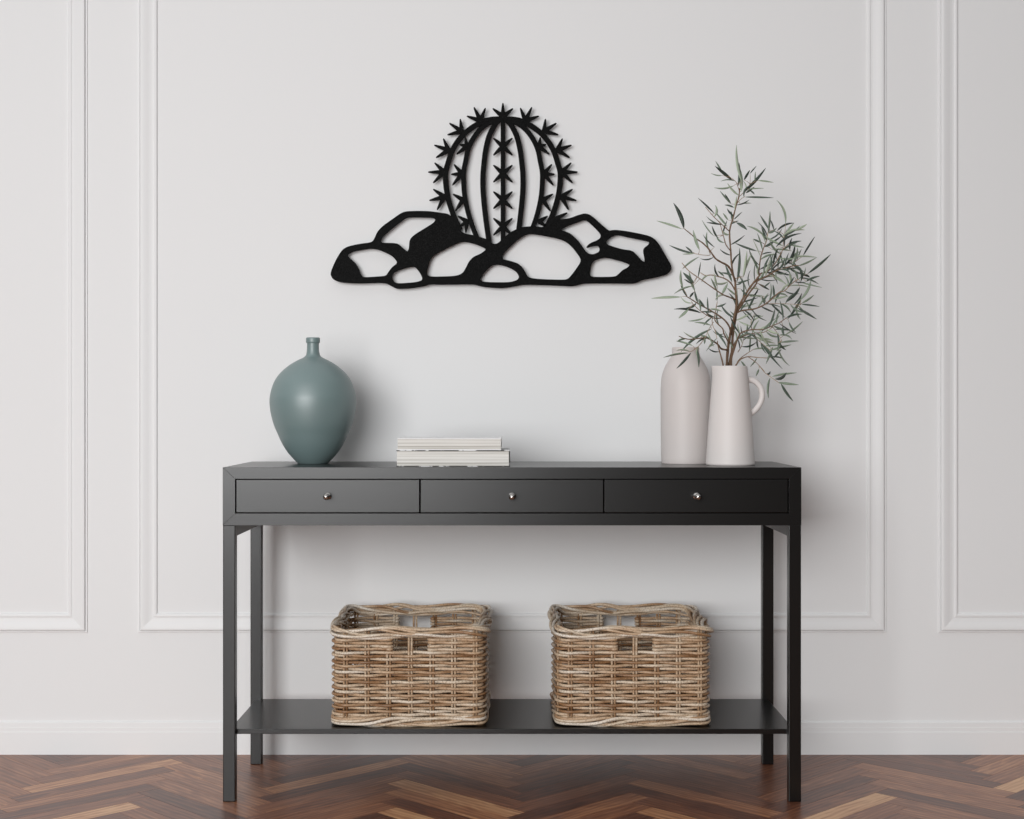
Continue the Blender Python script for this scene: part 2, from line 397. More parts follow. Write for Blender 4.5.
def book(x0, x1, z0, z1, yf, dep, mc, label, cov_over):
    o = thing('book', ((x0 + x1)/2, yf + dep/2, z0), label, 'book', 'books lying flat on the console')
    ct = 0.0021; xm = (x0 + x1)/2; ym = yf + dep/2
    def loc(mb):
        for i, p in enumerate(mb.v): mb.v[i] = (p[0]-xm, p[1]-ym, p[2]-z0)
        return mb
    m = MB()   # cover: front board, spine at the back, lower board
    m.box(x0 - 0.0012, x1 + cov_over, yf - 0.0015, yf + dep, z1 - ct, z1); m.box(x0 - 0.0012, x1 + cov_over, yf - 0.0015, yf + dep, z0, z0 + ct)
    m.box(x0 - 0.0012, x1 + cov_over, yf + dep - ct, yf + dep, z0 + ct, z1 - ct)
    loc(m).build('cover', mc, o, bevel=0.0004)
    rnd = random.Random(int(x1 * 1000) + 5)
    m = MB(); nn = 22; h = (z1 - z0 - 2*ct) / nn     # page block: signatures with slightly uneven fore-edges
    for k in range(nn):
        e = rnd.uniform(0, 0.0011); m.box(x0, x1 + rnd.uniform(-0.0005, 0), yf + e, yf + dep - ct, z0 + ct + k*h, z0 + ct + (k+1)*h)
    loc(m).build('pages', M_page, o)
    return o
book(-0.2815, -0.0075, ZT, 0.8505, 3.528, 0.20, M_cov2, 'thicker white-paged book with a black and white cover, lying under the thinner book', 0.0022)
book(-0.2800, -0.0270, 0.8505, 0.8796, 3.530, 0.19, M_cov1, 'thinner book with a pale cover, lying on top of the thicker book', 0.0006)

# ------------------------------------------------------------------ wicker baskets
def rounded_ring(hx, hy, r, step=0.006):
    """closed path round a rounded rectangle, from the front centre to +x; returns (x, y, nx, ny, s)"""
    out = []; s = 0
    segs = [('l', (0, -hy), (hx - r, -hy)), ('a', (hx - r, -hy + r), -PI/2), ('l', (hx, -hy + r), (hx, hy - r)), ('a', (hx - r, hy - r), 0), ('l', (hx - r, hy), (-hx + r, hy)),
            ('a', (-hx + r, hy - r), PI/2), ('l', (-hx, hy - r), (-hx, -hy + r)), ('a', (-hx + r, -hy + r), PI), ('l', (-hx + r, -hy), (0, -hy))]
    for sg in segs:
        if sg[0] == 'l':
            (xa, ya), (xb, yb) = sg[1], sg[2]; ln = math.hypot(xb-xa, yb-ya); n = max(1, int(round(ln/step))); dx, dy = (xb-xa)/ln, (yb-ya)/ln
            for k in range(n): out.append((xa + (xb-xa)*k/n, ya + (yb-ya)*k/n, dy, -dx, s + ln*k/n))
        else:
            (cx, cy), a0 = sg[1], sg[2]; ln = r*PI/2; n = max(4, int(round(ln/step)))
            for k in range(n):
                a = a0 + PI/2*k/n; out.append((cx + r*math.cos(a), cy + r*math.sin(a), math.cos(a), math.sin(a), s + ln*k/n))
        s += ln
    return out, s

def make_basket(loc, label):
    rnd = random.Random(5)
    B = thing('wicker_basket', loc, label, 'basket', 'wicker baskets on the low shelf')
    HX, HY, R = 0.1835, 0.180, 0.026
    ring, per = rounded_ring(HX, HY, R, 0.0058)
    def pos(s):
        s %= per
        lo, hi = 0, len(ring) - 1
        while lo < hi:
            mid = (lo + hi + 1) // 2
            if ring[mid][4] <= s: lo = mid
            else: hi = mid - 1
        a = ring[lo]; b = ring[(lo + 1) % len(ring)]; sb = b[4] if lo + 1 < len(ring) else per
        t = (s - a[4]) / (sb - a[4])
        return [a[k] + (b[k] - a[k]) * t for k in range(4)]
    # stake positions as distances along the ring: seven pairs on front and back, six on each side
    sp = 0.0531; st = []
    fr = HX - R; arc = R*PI/2; sd = 2*(HY - R)
    st += [k*sp + .0045 for k in range(4)]
    base = fr + arc
    st += [base + sd/2 + (k - 2.5)*0.0575 for k in range(6)]
    base = fr + arc + sd + arc + fr
    st += [base + (k - 3)*sp + .008 for k in range(7)]
    base = base + fr + arc
    st += [base + sd/2 + (k - 2.5)*0.0575 for k in range(6)]
    st += [per - k*sp + .0045 for k in (3, 2, 1)]
    NS = len(st)
    rs, rw, A = 0.0028, 0.0037, 0.0060
    ZTOP = 0.2475
    # stakes
    m = MB()
    for s in st:
        for d in (-0.0036, 0.0036):
            p = pos(s + d); t = rnd.uniform(0.30, 0.66); jx = rnd.uniform(-.0006, .0006)
            m.tube([(p[0] + jx, p[1], 0.006), (p[0], p[1], 0.09), (p[0] - jx, p[1], 0.16), (p[0], p[1], ZTOP - 0.012)], rs, 8, tone=t)
    m.build('stakes', M_wick, B, smooth=True)
    # weave
    def off(s, row):
        s %= per
        for i in range(NS):
            a = st[i]; b = st[(i+1) % NS] + (per if i == NS - 1 else 0)
            if a <= s < b or (i == NS - 1 and s < st[0]):
                if s < a: s += per
                t = (s - a) / (b - a); sa = 1 if (i + row) % 2 == 0 else -1; sb = -sa
                c = 0.5 - 0.5*math.cos(PI*t); return A*(sa + (sb - sa)*c)
        return 0
    m = MB(); z = 0.0285; row = 0; rows = []
    while z < 0.2165:
        rows.append(z + rnd.uniform(-.0004, .0004)); z += 0.00802
    hole = rows[-4:]
    for row, z in enumerate(rows):
        base_t = rnd.uniform(0.32, 0.78)
        def tones(ss):
            # each visible strand length has its own shade
            out = []
            for s in ss:
                sq = s % per; i = max([q for q in range(NS) if st[q] <= sq], default=NS - 1)
                k = i if (i + row) % 2 == 0 else (i + 1) % NS; rr = random.Random(row*97 + k*13)
                out.append(max(0.12, min(0.95, base_t*0.45 + 0.55*rr.uniform(0.12, 0.92))))
            return out
        zf = lambda s: z + 0.0007*math.sin(s*23 + row*1.7) + 0.0004*math.sin(s*71 + row)
        r0 = rw * rnd.uniform(0.9, 1.06)
        if z in hole:
            half = per / 2
            for side in (0, 1):
                s0 = sp + .0045 if side == 0 else half + sp + .008; s1 = half - sp + .008 if side == 0 else per - sp + .0045
                n = 90; ss = [s0 + (s1 - s0)*k/n for k in range(n + 1)]
                pts = []
                for s in ss:
                    p = pos(s); oo = off(s, row)
                    e = min(abs(s - s0), abs(s - s1)); w = max(0, 1 - e/0.03); oo = oo*(1 - w) + A*1.02*w
                    pts.append((p[0] + p[2]*oo, p[1] + p[3]*oo, zf(s)))
                pre, post = [], []
                for dd, oo in ((0.0040, A*0.9), (0.0078, A*0.35), (0.0085, -A*0.3), (0.0060, -A*0.85), (0.0, -A)):
                    p = pos(s0 - dd); pre.append((p[0] + p[2]*oo, p[1] + p[3]*oo, zf(s0)))
                    p = pos(s1 + dd); post.append((p[0] + p[2]*oo, p[1] + p[3]*oo, zf(s1)))
                allp = pre[::-1] + pts + post
                tt = tones([s0]*5 + ss + [s1]*5)
                m.tube(allp, r0, 8, tone=tt)
        else:
            n = int(per / 0.0062); ss = [per*k/n for k in range(n)]
            pts = []
            for s in ss:
                p = pos(s); oo = off(s, row); pts.append((p[0] + p[2]*oo, p[1] + p[3]*oo, zf(s)))
            m.tube(pts, r0, 8, closed=True, tone=tones(ss))
    m.build('woven_wall', M_wick, B, smooth=True)
    # rolled rim and foot braids
    def braid(name, hx, hy, r, zc, K, turns, rn, rz, rad, seed, dens=0.005, lift=0.0):
        rd = random.Random(seed); m = MB(); rg, pr = rounded_ring(hx, hy, r, dens)
        for k in range(K):
            ph = 2*PI*k/K + rd.uniform(-.15, .15); t0 = rd.uniform(0.42, 0.85); pts = []; tn = []
            w1, w2 = rd.uniform(0, 6), rd.uniform(0, 6); rr = rad*rd.uniform(0.86, 1.1)
            for (x, y, nx, ny, s) in rg:
                f = s/pr; a = ph + 2*PI*turns*f + 0.8*math.sin(2*PI*5*f + w1)
                q = 1 + 0.26*math.sin(2*PI*7*f + w2)
                o1 = rn*q*math.cos(a); o2 = rz*q*math.sin(a)
                pts.append((x + nx*o1, y + ny*o1, zc + o2 + lift*(y + hy)/(2*hy))); tn.append(max(.1, min(.98, t0 + 0.14*math.sin(2*PI*4*f + w2))))
            m.tube(pts, rr, 8, closed=True, tone=tn)
        return m.build(name, M_wick, B, smooth=True)
    braid('rim', HX + 0.002, HY + 0.002, 0.034, ZTOP - 0.0172, 8, -2, 0.0118, 0.0114, 0.0038, 3, lift=0.006)
    braid('foot_braid', HX + 0.001, HY + 0.001, 0.026, 0.0130, 6, 2, 0.0075, 0.0082, 0.0043, 8)
    m = MB(); n = 46
    for k in range(n):
        x = -HX + 0.008 + (2*HX - 0.016)*k/(n - 1); m.tube([(x, -HY + 0.006, 0.0105), (x, HY - 0.006, 0.0105)], 0.0043, 6, tone=rnd.uniform(.2, .6))
    m.build('base', M_wick, B, smooth=True)
    return B
BY = 3.539 + 0.180
bk = make_basket((-0.2540, BY, 0.1725), 'wicker basket on the left half of the low shelf, under the stacked books')
bk2 = copy_tree(bk); bk2.location = (0.2975, BY, 0.1725)
bk2['label'] = 'wicker basket on the right half of the low shelf, under the right-hand drawer'

# ------------------------------------------------------------------ cut metal wall art
AD = 3.952                                   # front face of the sheet
def a1(l): return [(x/8.19 + 325, y/8.19 + 200) for x, y in l]
def a2(l): return [(x/8.19 + 415, y/8.19 + 200) for x, y in l]
def a3(l): return [(x/8.19 + 480, y/8.19 + 200) for x, y in l]
def a4(l): return [(x/8.19 + 570, y/8.19 + 200) for x, y in l]
outer = [(330.5,274.5),(331.7,269.6),(336,259.8),(342,250),(347.6,246.6),(359,244),(372,242.4),(374.5,238.5),(377.5,231.7),(382.4,226.3),(392,219.5),(400.7,213.4),(405.6,211.4),(417.8,211),(428.8,211.2),(440,212.7),(448.5,214),
 (455.5,220),(460.8,231.7),(466,233.9),(471,234.8),(476.7,236),(485,238.8),(489.6,240),(491.6,243),(494.6,244.2),(497.6,243.4),(500,241.5),(505.5,236.5),(510,232.4),(516.6,229.3),(522.7,227),(532.5,226.3),(545,227.5),(549,222.5),(553.5,216),(556.5,216.5),(559,219.0),
 (561,219.6),(570.3,218.2),(577.7,215.3),(584.7,213.4),(589.5,214.6),(594.4,218.3),(601.7,225),(609,231),(612,230.3),(616,230),(625,231),(637,233.2),(649.4,236),(655.5,239.7),(660.4,246.4),(666.5,257.4),(671.0,264.7),(671.3,270.2),(666.5,274.5),(655.5,277.5),(642,280),
 (634.7,283.4),(623.7,283.4),(583.4,283.2),(578,285),(572,286.2),(559.4,285.5),(522.7,284.4),(515.4,286.2),(502,288.2),(487.3,287.2),(481,286.2),(473.6,284),(445.5,284.6),(429.6,284.2),(425,286),(413,288),(398,289),(393.4,287),(384.8,282.4),(361.6,283.4),(341,282.4),(333,279.4)]
holes = [
 a1([(455,340),(470,300),(560,225),(650,155),(690,140),(880,143),(908,158),(890,188),(830,225),(740,280),(705,310),(692,340),(688,400),(675,425),(650,405),(600,360),(560,353),(470,352)]),
 a1([(180,450),(230,420),(370,396),(430,403),(500,430),(555,460),(588,500),(590,520),(550,550),(520,590),(500,622),(430,628),(315,635),(295,615),(275,560),(250,520),(205,480)]),
 a1([(548,625),(565,595),(600,575),(700,545),(740,548),(775,590),(798,635),(795,660),(740,675),(600,685),(570,675),(552,650)]),
 a2([(95,590),(115,510),(140,465),(180,435),(360,345),(420,340),(520,368),(590,402),(540,440),(480,465),(445,500),(420,550),(395,595),(360,615),(310,625),(130,630),(100,615)]),
 a2([(528,655),(560,600),(620,540),(660,527),(720,533),(790,560),(835,590),(855,630),(840,655),(780,675),(620,675),(560,670)]),
 a3([(178,470),(200,425),(300,330),(370,285),(420,275),(560,298),(660,320),(720,350),(770,400),(825,475),(825,510),(770,590),(725,645),(690,655),(500,650),(410,640),(385,620),(350,555),(310,520),(250,500),(190,487)]),
 [(560,229.9),(568,225.6),(577.7,222.3),(583,220.1),(587,220.5),(594.4,226.9),(601,234.2),(600.5,237.9),(597.5,240.3),(590,243.3),(586.6,246.6),(587,248.0),(591.4,246.4),(598,245.4),(600,248.2),(599.3,251.9),(593.2,254.6),(588.3,253.7),(585.0,250.7),(582.2,246.4),(577.7,240.3),(570.4,233.6),(564.2,231.1)],
 a4([(292,350),(310,320),(360,292),(400,287),(500,310),(620,333),(652,343),(645,365),(605,395),(600,420),(612,480),(612,508),(590,500),(550,455),(510,415),(430,405),(360,385),(310,368)]),
 a4([(160,600),(170,540),(190,500),(240,478),(300,470),(420,500),(480,522),(490,535),(470,555),(430,575),(400,605),(370,630),(190,632),(165,620)]),
]
def chaikin(p, it=2):
    for _ in range(it):
        o = []
        for i in range(len(p)):
            a, b = p[i], p[(i+1) % len(p)]
            o += [(a[0]*.8 + b[0]*.2, a[1]*.8 + b[1]*.2), (a[0]*.2 + b[0]*.8, a[1]*.2 + b[1]*.8)]
        p = o
    return p
AO = at(502.9, 200, AD)
def sheet(name, loops, parent, dy=0.0, mt=M_art):
    cu = bpy.data.curves.new(name, 'CURVE'); cu.dimensions = '2D'; cu.fill_mode = 'BOTH'
    cu.extrude = 0.0022; cu.bevel_depth = 0.0005; cu.bevel_resolution = 1
    for lp in loops:
        sp_ = cu.splines.new('POLY'); sp_.points.add(len(lp) - 1); sp_.use_cyclic_u = True
        for k, (px, py) in enumerate(lp):
            w = at(px, py, AD) - AO; sp_.points[k].co = (w.x, w.z, 0, 1)
    tmp = bpy.data.objects.new(name + '_curve', cu); C.objects.link(tmp)
    dg = bpy.context.evaluated_depsgraph_get()
    me = bpy.data.meshes.new_from_object(tmp.evaluated_get(dg)); me.name = name
    bpy.data.objects.remove(tmp); bpy.data.curves.remove(cu)
    for v in me.vertices:
        x, y, z = v.co; v.co = (x, dy - z, y)
    me.flip_normals() if False else None
    me.materials.clear(); me.materials.append(mt)
    o = bpy.data.objects.new(name, me); C.objects.link(o); o.parent = parent
    return o
ART = thing('metal_wall_art', (AO.x, AD + 0.0022, AO.z), 'black cut-metal silhouette of a barrel cactus among rocks, hung on the white wall', 'wall art')
rocks = sheet('rocks', [chaikin(outer)] + [chaikin(h) for h in holes], ART)
MX = 502.9
def mirror(l): return [(2*MX - x, y) for x, y in l][::-1]
def c5(l): return [(x/10.92 + 420, y/10.92 + 95) for x, y in l]
def c6(l): return [(x/10.92 + 420, y/10.92 + 160) for x, y in l]
def strip(center, w):
    c = smooth_profile(center, 6); n = len(c); Ls, Rs = [], []
    for i in range(n):
        a, b = c[max(i-1, 0)], c[min(i+1, n-1)]; dx, dy = b[0]-a[0], b[1]-a[1]; l = math.hypot(dx, dy) or 1
        ww = w if not callable(w) else w(i/(n-1))
        Ls.append((c[i][0] - dy/l*ww/2, c[i][1] + dx/l*ww/2)); Rs.append((c[i][0] + dy/l*ww/2, c[i][1] - dx/l*ww/2))
    return Ls + Rs[::-1]
ribO = c5([(925,262),(860,262),(780,266),(700,285),(620,322),(540,375),(470,435),(400,522),(345,622),(307,740)]) + c6([(280,130),(280,230),(290,330),(315,450),(350,560),(390,660),(440,760)])
rib2 = c5([(840,272),(760,300),(690,345),(625,410),(565,500),(523,600),(498,720)]) + c6([(476,130),(476,250),(486,380),(512,520),(545,640),(590,770),(620,840)])
rib3 = c5([(880,262),(830,305),(785,380),(747,470),(717,600),(701,720)]) + c6([(688,150),(687,300),(697,450),(713,600),(733,750),(753,890)])
loops = []
for r, w in ((ribO, 5.0), (rib2, 4.5), (rib3, 4.9)):
    s_ = strip(r, w); loops.append(s_)
    if r is rib2: s2_ = strip([(2*MX - x, y) for x, y in c5([(840,272),(760,300),(690,345),(625,410),(565,500),(523,600),(498,720)]) + c6([(476,130),(476,250),(486,380),(512,520),(545,640),(590,765)])], w)
    elif r is rib3: s2_ = strip([(2*MX - x, y) for x, y in c5([(880,262),(830,305),(785,380),(747,470),(717,600),(701,720)]) + c6([(688,150),(687,300),(697,450),(713,600),(733,770)])], w)
    else: s2_ = strip([(2*MX - x, y) for x, y in ribO[:-1]] + [(2*MX - ribO[-1][0] - 0.5, ribO[-1][1] - 1)], w)
    loops.append(s2_[::-1])
loops.append([(MX-2.05, 112), (MX+2.05, 112), (MX+2.05, 240), (MX-2.05, 240)])
def spike(c, t, w=4.4):
    dx, dy = t[0]-c[0], t[1]-c[1]; l = math.hypot(dx, dy); ux, uy = dx/l, dy/l; nx, ny = -uy, ux
    b = (c[0] - ux*1.5, c[1] - uy*1.5); pts = []
    for f, ww in ((0, w), (0.3, w*0.92), (0.65, w*0.62), (0.92, w*0.32), (1.0, w*0.14)):
        pts.append((b[0] + (t[0]-b[0])*f + nx*ww/2, b[1] + (t[1]-b[1])*f + ny*ww/2))
    qts = []
    for f, ww in ((1.0, w*0.14), (0.92, w*0.32), (0.65, w*0.62), (0.3, w*0.92), (0, w)):
        qts.append((b[0] + (t[0]-b[0])*f - nx*ww/2, b[1] + (t[1]-b[1])*f - ny*ww/2))
    return pts + qts
spikes = []
for cy in (146.3, 173.3, 199.8, 226.4):
    for sx in (-1, 1):
        spikes += [((MX, cy), (MX + sx*9.4, cy - 8.2)), ((MX, cy), (MX + sx*9.4, cy + 8.6))]
spikes += [((MX, 116.5), (MX, 103)), ((MX, 116.5), (MX - 10, 108.4)), ((MX, 116.5), (MX + 10, 108.4))]
stars = [((480.4,120.6), [(474,107.2),(485.4,108),(467,116)]), ((461.7,131.2), [(460.3,119),(449.5,123.1),(447.6,134.6)]), ((448.4,150), [(443.4,138.6),(434.4,145.1),(436.2,157.5)]),
         ((444.3,172), [(434.7,162.8),(428.3,172),(433.3,182.7)]), ((444.3,196.6), [(433.3,189.2),(429.5,200.4),(437.2,209.6)]),
         ((466.7,146.3), [(465.4,137.3),(459.8,144.3),(456.6,154)]), ((462,173.7), [(454,164.3),(451.2,174.2),(452.4,185)]), ((463,199.8), [(453,194.0),(455.4,210.8)]), ((466.7,221.4), [(458.2,216),(460,226.2),(465.8,232.6)])]
for c, ts in stars:
    for t in ts:
        spikes.append((c, t))
        if not (c == (466.7,221.4) and t[1] > 230): spikes.append(((2*MX - c[0], c[1]), (2*MX - t[0], t[1])))
spikes.append(((556, 218.6), (567.3, 212.8)))
# the pieces overlap inside one cut sheet: ribs and spikes gathered into one mesh
import bmesh
bm = bmesh.new()
for k, lp in enumerate(loops + [spike(c, t) for c, t in spikes]):
    o = sheet('piece', [lp], ART, dy=0.0003 + 0.00002 * (k % 37))
    bm.from_mesh(o.data); me = o.data; bpy.data.objects.remove(o); bpy.data.meshes.remove(me)
me = bpy.data.meshes.new('cactus'); bm.to_mesh(me); bm.free(); me.materials.append(M_art)
o = bpy.data.objects.new('cactus', me); C.objects.link(o); o.parent = ART
# two spacer pins that hold the sheet off the wall
for px, py in ((352, 272), (655, 262), (440, 232)):
    m = MB(); w = at(px, py, AD) - AO; m.tube([(w.x, 0.001, w.z), (w.x, WALL - AD - 0.0015, w.z)], 0.004, 12)
    m.build('spacer', M_art, ART, smooth=False)

# ------------------------------------------------------------------ olive branches in the jug
rng = random.Random(23)
OB = thing('olive_branch', (JX, JY, ZT + 0.02), 'bunch of slender grey-green olive branches standing in the off-white jug', 'branches')
OO = Vector((JX, JY, ZT + 0.02)); D0 = JY
# stems as picture points with a depth offset (m) at start and end, and radii in pixels at start and end
stems = {
 'upright': [
  ([(727.5,420),(727,390),(726.8,366),(728,348),(730,336),(732.5,324),(735,314),(736.6,303),(735.7,292),(735,281),(733,274),(731.4,262),(730.7,251),(729.6,231.5),(733,218),(736.3,205),(738.8,197),(739.6,188)], 0.01, 0.0, 1.55, 0.55),
  ([(735,281),(731.8,272),(727.4,265.5),(720.8,262),(715,258),(708.7,249),(702,242.5),(696.6,239),(692,235),(684.6,229)], 0.0, -0.06, 1.15, 0.45),
  ([(730.7,251),(726,244.7),(724,238),(720.8,226),(719.7,223)], 0.0, 0.03, 0.7, 0.4),
  ([(729.8,231),(727.5,229.6),(721,223.5),(714,217),(705.5,207)], 0.0, -0.03, 0.7, 0.4),
  ([(709,251),(710,255),(703,255),(694.5,253.5)], -0.03, -0.06, 0.45, 0.35),
  ([(735.5,299.6),(729,297),(722,294),(711,286.5),(700,278.7),(689,271),(682,263)], 0.005, -0.08, 0.8, 0.4),
  ([(735,290),(730.7,283),(725,278.7),(716.4,276),(711,275),(705.4,275.4),(700.5,272.7)], 0.005, 0.06, 0.75, 0.4),
  ([(736.6,204),(741,199),(745,196.5)], 0.0, 0.01, 0.4, 0.3),
  ([(739.0,190),(736,182),(731,178)], 0.0, -0.02, 0.4, 0.3),
  ([(738.5,197),(743,193),(750,184)], 0.0, 0.02, 0.45, 0.3)],
 'left': [
  ([(726,410),(724,380),(723,365),(721,356.4),(718.3,347),(717.3,341)], -0.015, -0.03, 1.0, 0.5),
  ([(727.3,350),(721.4,348.7),(717.3,344),(711,339.8),(705.9,337.8),(699.6,338.3),(690.3,339.3),(684,338.3),(679,336.2)], 0.0, -0.09, 1.0, 0.4),
  ([(704.8,337.8),(699.6,345),(693.4,350.2),(689,352.3)], -0.05, -0.08, 0.5, 0.3),
  ([(730.4,334),(729.7,327.4),(723.5,319),(711,310.8),(699.6,304.5),(691.3,299.3),(687,296.7)], 0.005, -0.05, 1.0, 0.45),
  ([(722.5,318),(713,318),(705,314),(696.5,307.6),(691.3,301.4)], 0.0, -0.07, 0.7, 0.35),
  ([(713,318),(712,320),(713,326),(715.5,332),(717,339)], -0.03, -0.05, 0.45, 0.3),
  ([(713.5,322),(709,329),(705,338)], -0.03, -0.06, 0.4, 0.3),
  ([(728.9,343),(724,333.6),(722.5,328.4),(716,322),(714.7,317),(716,308.7),(717,303)], 0.0, 0.03, 0.8, 0.35)],
 'right': [
  ([(731,420),(730,385),(729.4,365),(731.8,352),(732.6,337),(734.6,323),(737.2,310),(740.5,303),(747,292),(752.6,284),(757,278.7),(760.3,274.3)], 0.015, 0.03, 1.5, 0.9),
  ([(737.5,311),(742.5,303.5),(748.5,294),(756,284),(757.5,281),(767,276),(775.7,271),(784.5,268.3),(792,266),(798.7,265.5)], 0.012, -0.05, 1.0, 0.4),
  ([(758.6,275),(759.7,263.4),(761.4,254.5),(764,247),(766.3,241.4),(768,232)], 0.03, 0.06, 0.75, 0.35),
  ([(759.5,274),(768,271),(773.5,265.5),(777.9,259),(783.4,249),(790,242.5)], 0.03, 0.0, 0.75, 0.35),
  ([(761,273),(771,272),(781,266.6),(786.6,263),(795,262)], 0.03, 0.08, 0.65, 0.35),
  ([(783,249),(783.5,242),(784.5,235)], 0.0, 0.0, 0.4, 0.3),
  ([(736.5,313),(742.3,310.5),(754,309),(764.3,304.7),(773,298),(779,292.5),(784.5,290.8),(790,285.3),(794.3,281.5),(801,277.6)], 0.01, -0.04, 0.85, 0.35),
  ([(764,304.5),(775,303.5),(790,304),(800,305)], 0.0, -0.03, 0.4, 0.25)],
 'low_right': [
  ([(733.5,400),(732.5,375),(731.3,360),(735,347),(738.5,336.5),(742.3,332.2),(752.6,329.6),(763,329.6),(771.7,326),(779,323),(786.3,317.9)], 0.02, -0.06, 0.95, 0.4),
  ([(733,352),(735.5,341.5),(743.8,335.9),(754,333.3),(764.3,332),(773,327)], 0.0, 0.05, 0.8, 0.35),
  ([(734.5,392),(734.5,370),(737.5,363),(741,359),(748,356.7),(757,357.4),(767,358)], -0.01, 0.02, 0.9, 0.35),
  ([(736,366),(738.5,360.5),(744,355.5),(754,349)], 0.02, 0.07, 0.7, 0.35),
  ([(748,356.7),(757,363.3),(764.3,372),(770,376.5),(779,383)], 0.0, -0.04, 0.5, 0.3),
  ([(754,334),(758,340),(764,345),(771,351)], 0.01, -0.05, 0.4, 0.25),
  ([(752,329.6),(751,322),(755,313)], 0.0, 0.03, 0.5, 0.3),
  ([(772,326),(778,334),(782,341)], -0.03, -0.06, 0.4, 0.25),
  ([(738,352),(742,345),(744,337)], 0.02, 0.05, 0.5, 0.3)],
}
labels = {'upright': 'tall upright stem with its twigs', 'left': 'stem leaning left over the bottle vase', 'right': 'forked stem leaning to the upper right', 'low_right': 'low stem drooping over the jug handle'}
leaves = {k: [] for k in stems}        # (base px, tip px, depth base, depth tip, width px, bend px, tone)
node_pts = []                          # (x, y, depth, family)
stem_mb = {}
for fam, ls in stems.items():
    mb = stem_mb[fam] = MB()
    for li, (pl, d0, d1, r0, r1) in enumerate(ls):
        c = smooth_profile(pl, 4); n = len(c); P3 = []; R3 = []; T3 = []
        for i, (x, y) in enumerate(c):
            f = i/(n-1); dep = D0 + d0 + (d1 - d0)*f + (0.004*math.sin(f*9 + li) * f)
            P3.append(at(x, y, dep) - OO); R3.append((r0 + (r1 - r0)*f) * dep / F * (1.02 if r0 > 0.7 else 0.85) * (1 + 0.10*math.sin(i*1.9 + li))); T3.append(0.24 + 0.62*f*(0.45 if r0 > 0.9 else 1) + (0.2 if r0 < 0.6 else 0))
            if f > 0.12 and y < 366: node_pts.append((x, y, dep, fam, li, f))
        mb.tube(P3, R3, 7, tone=T3)
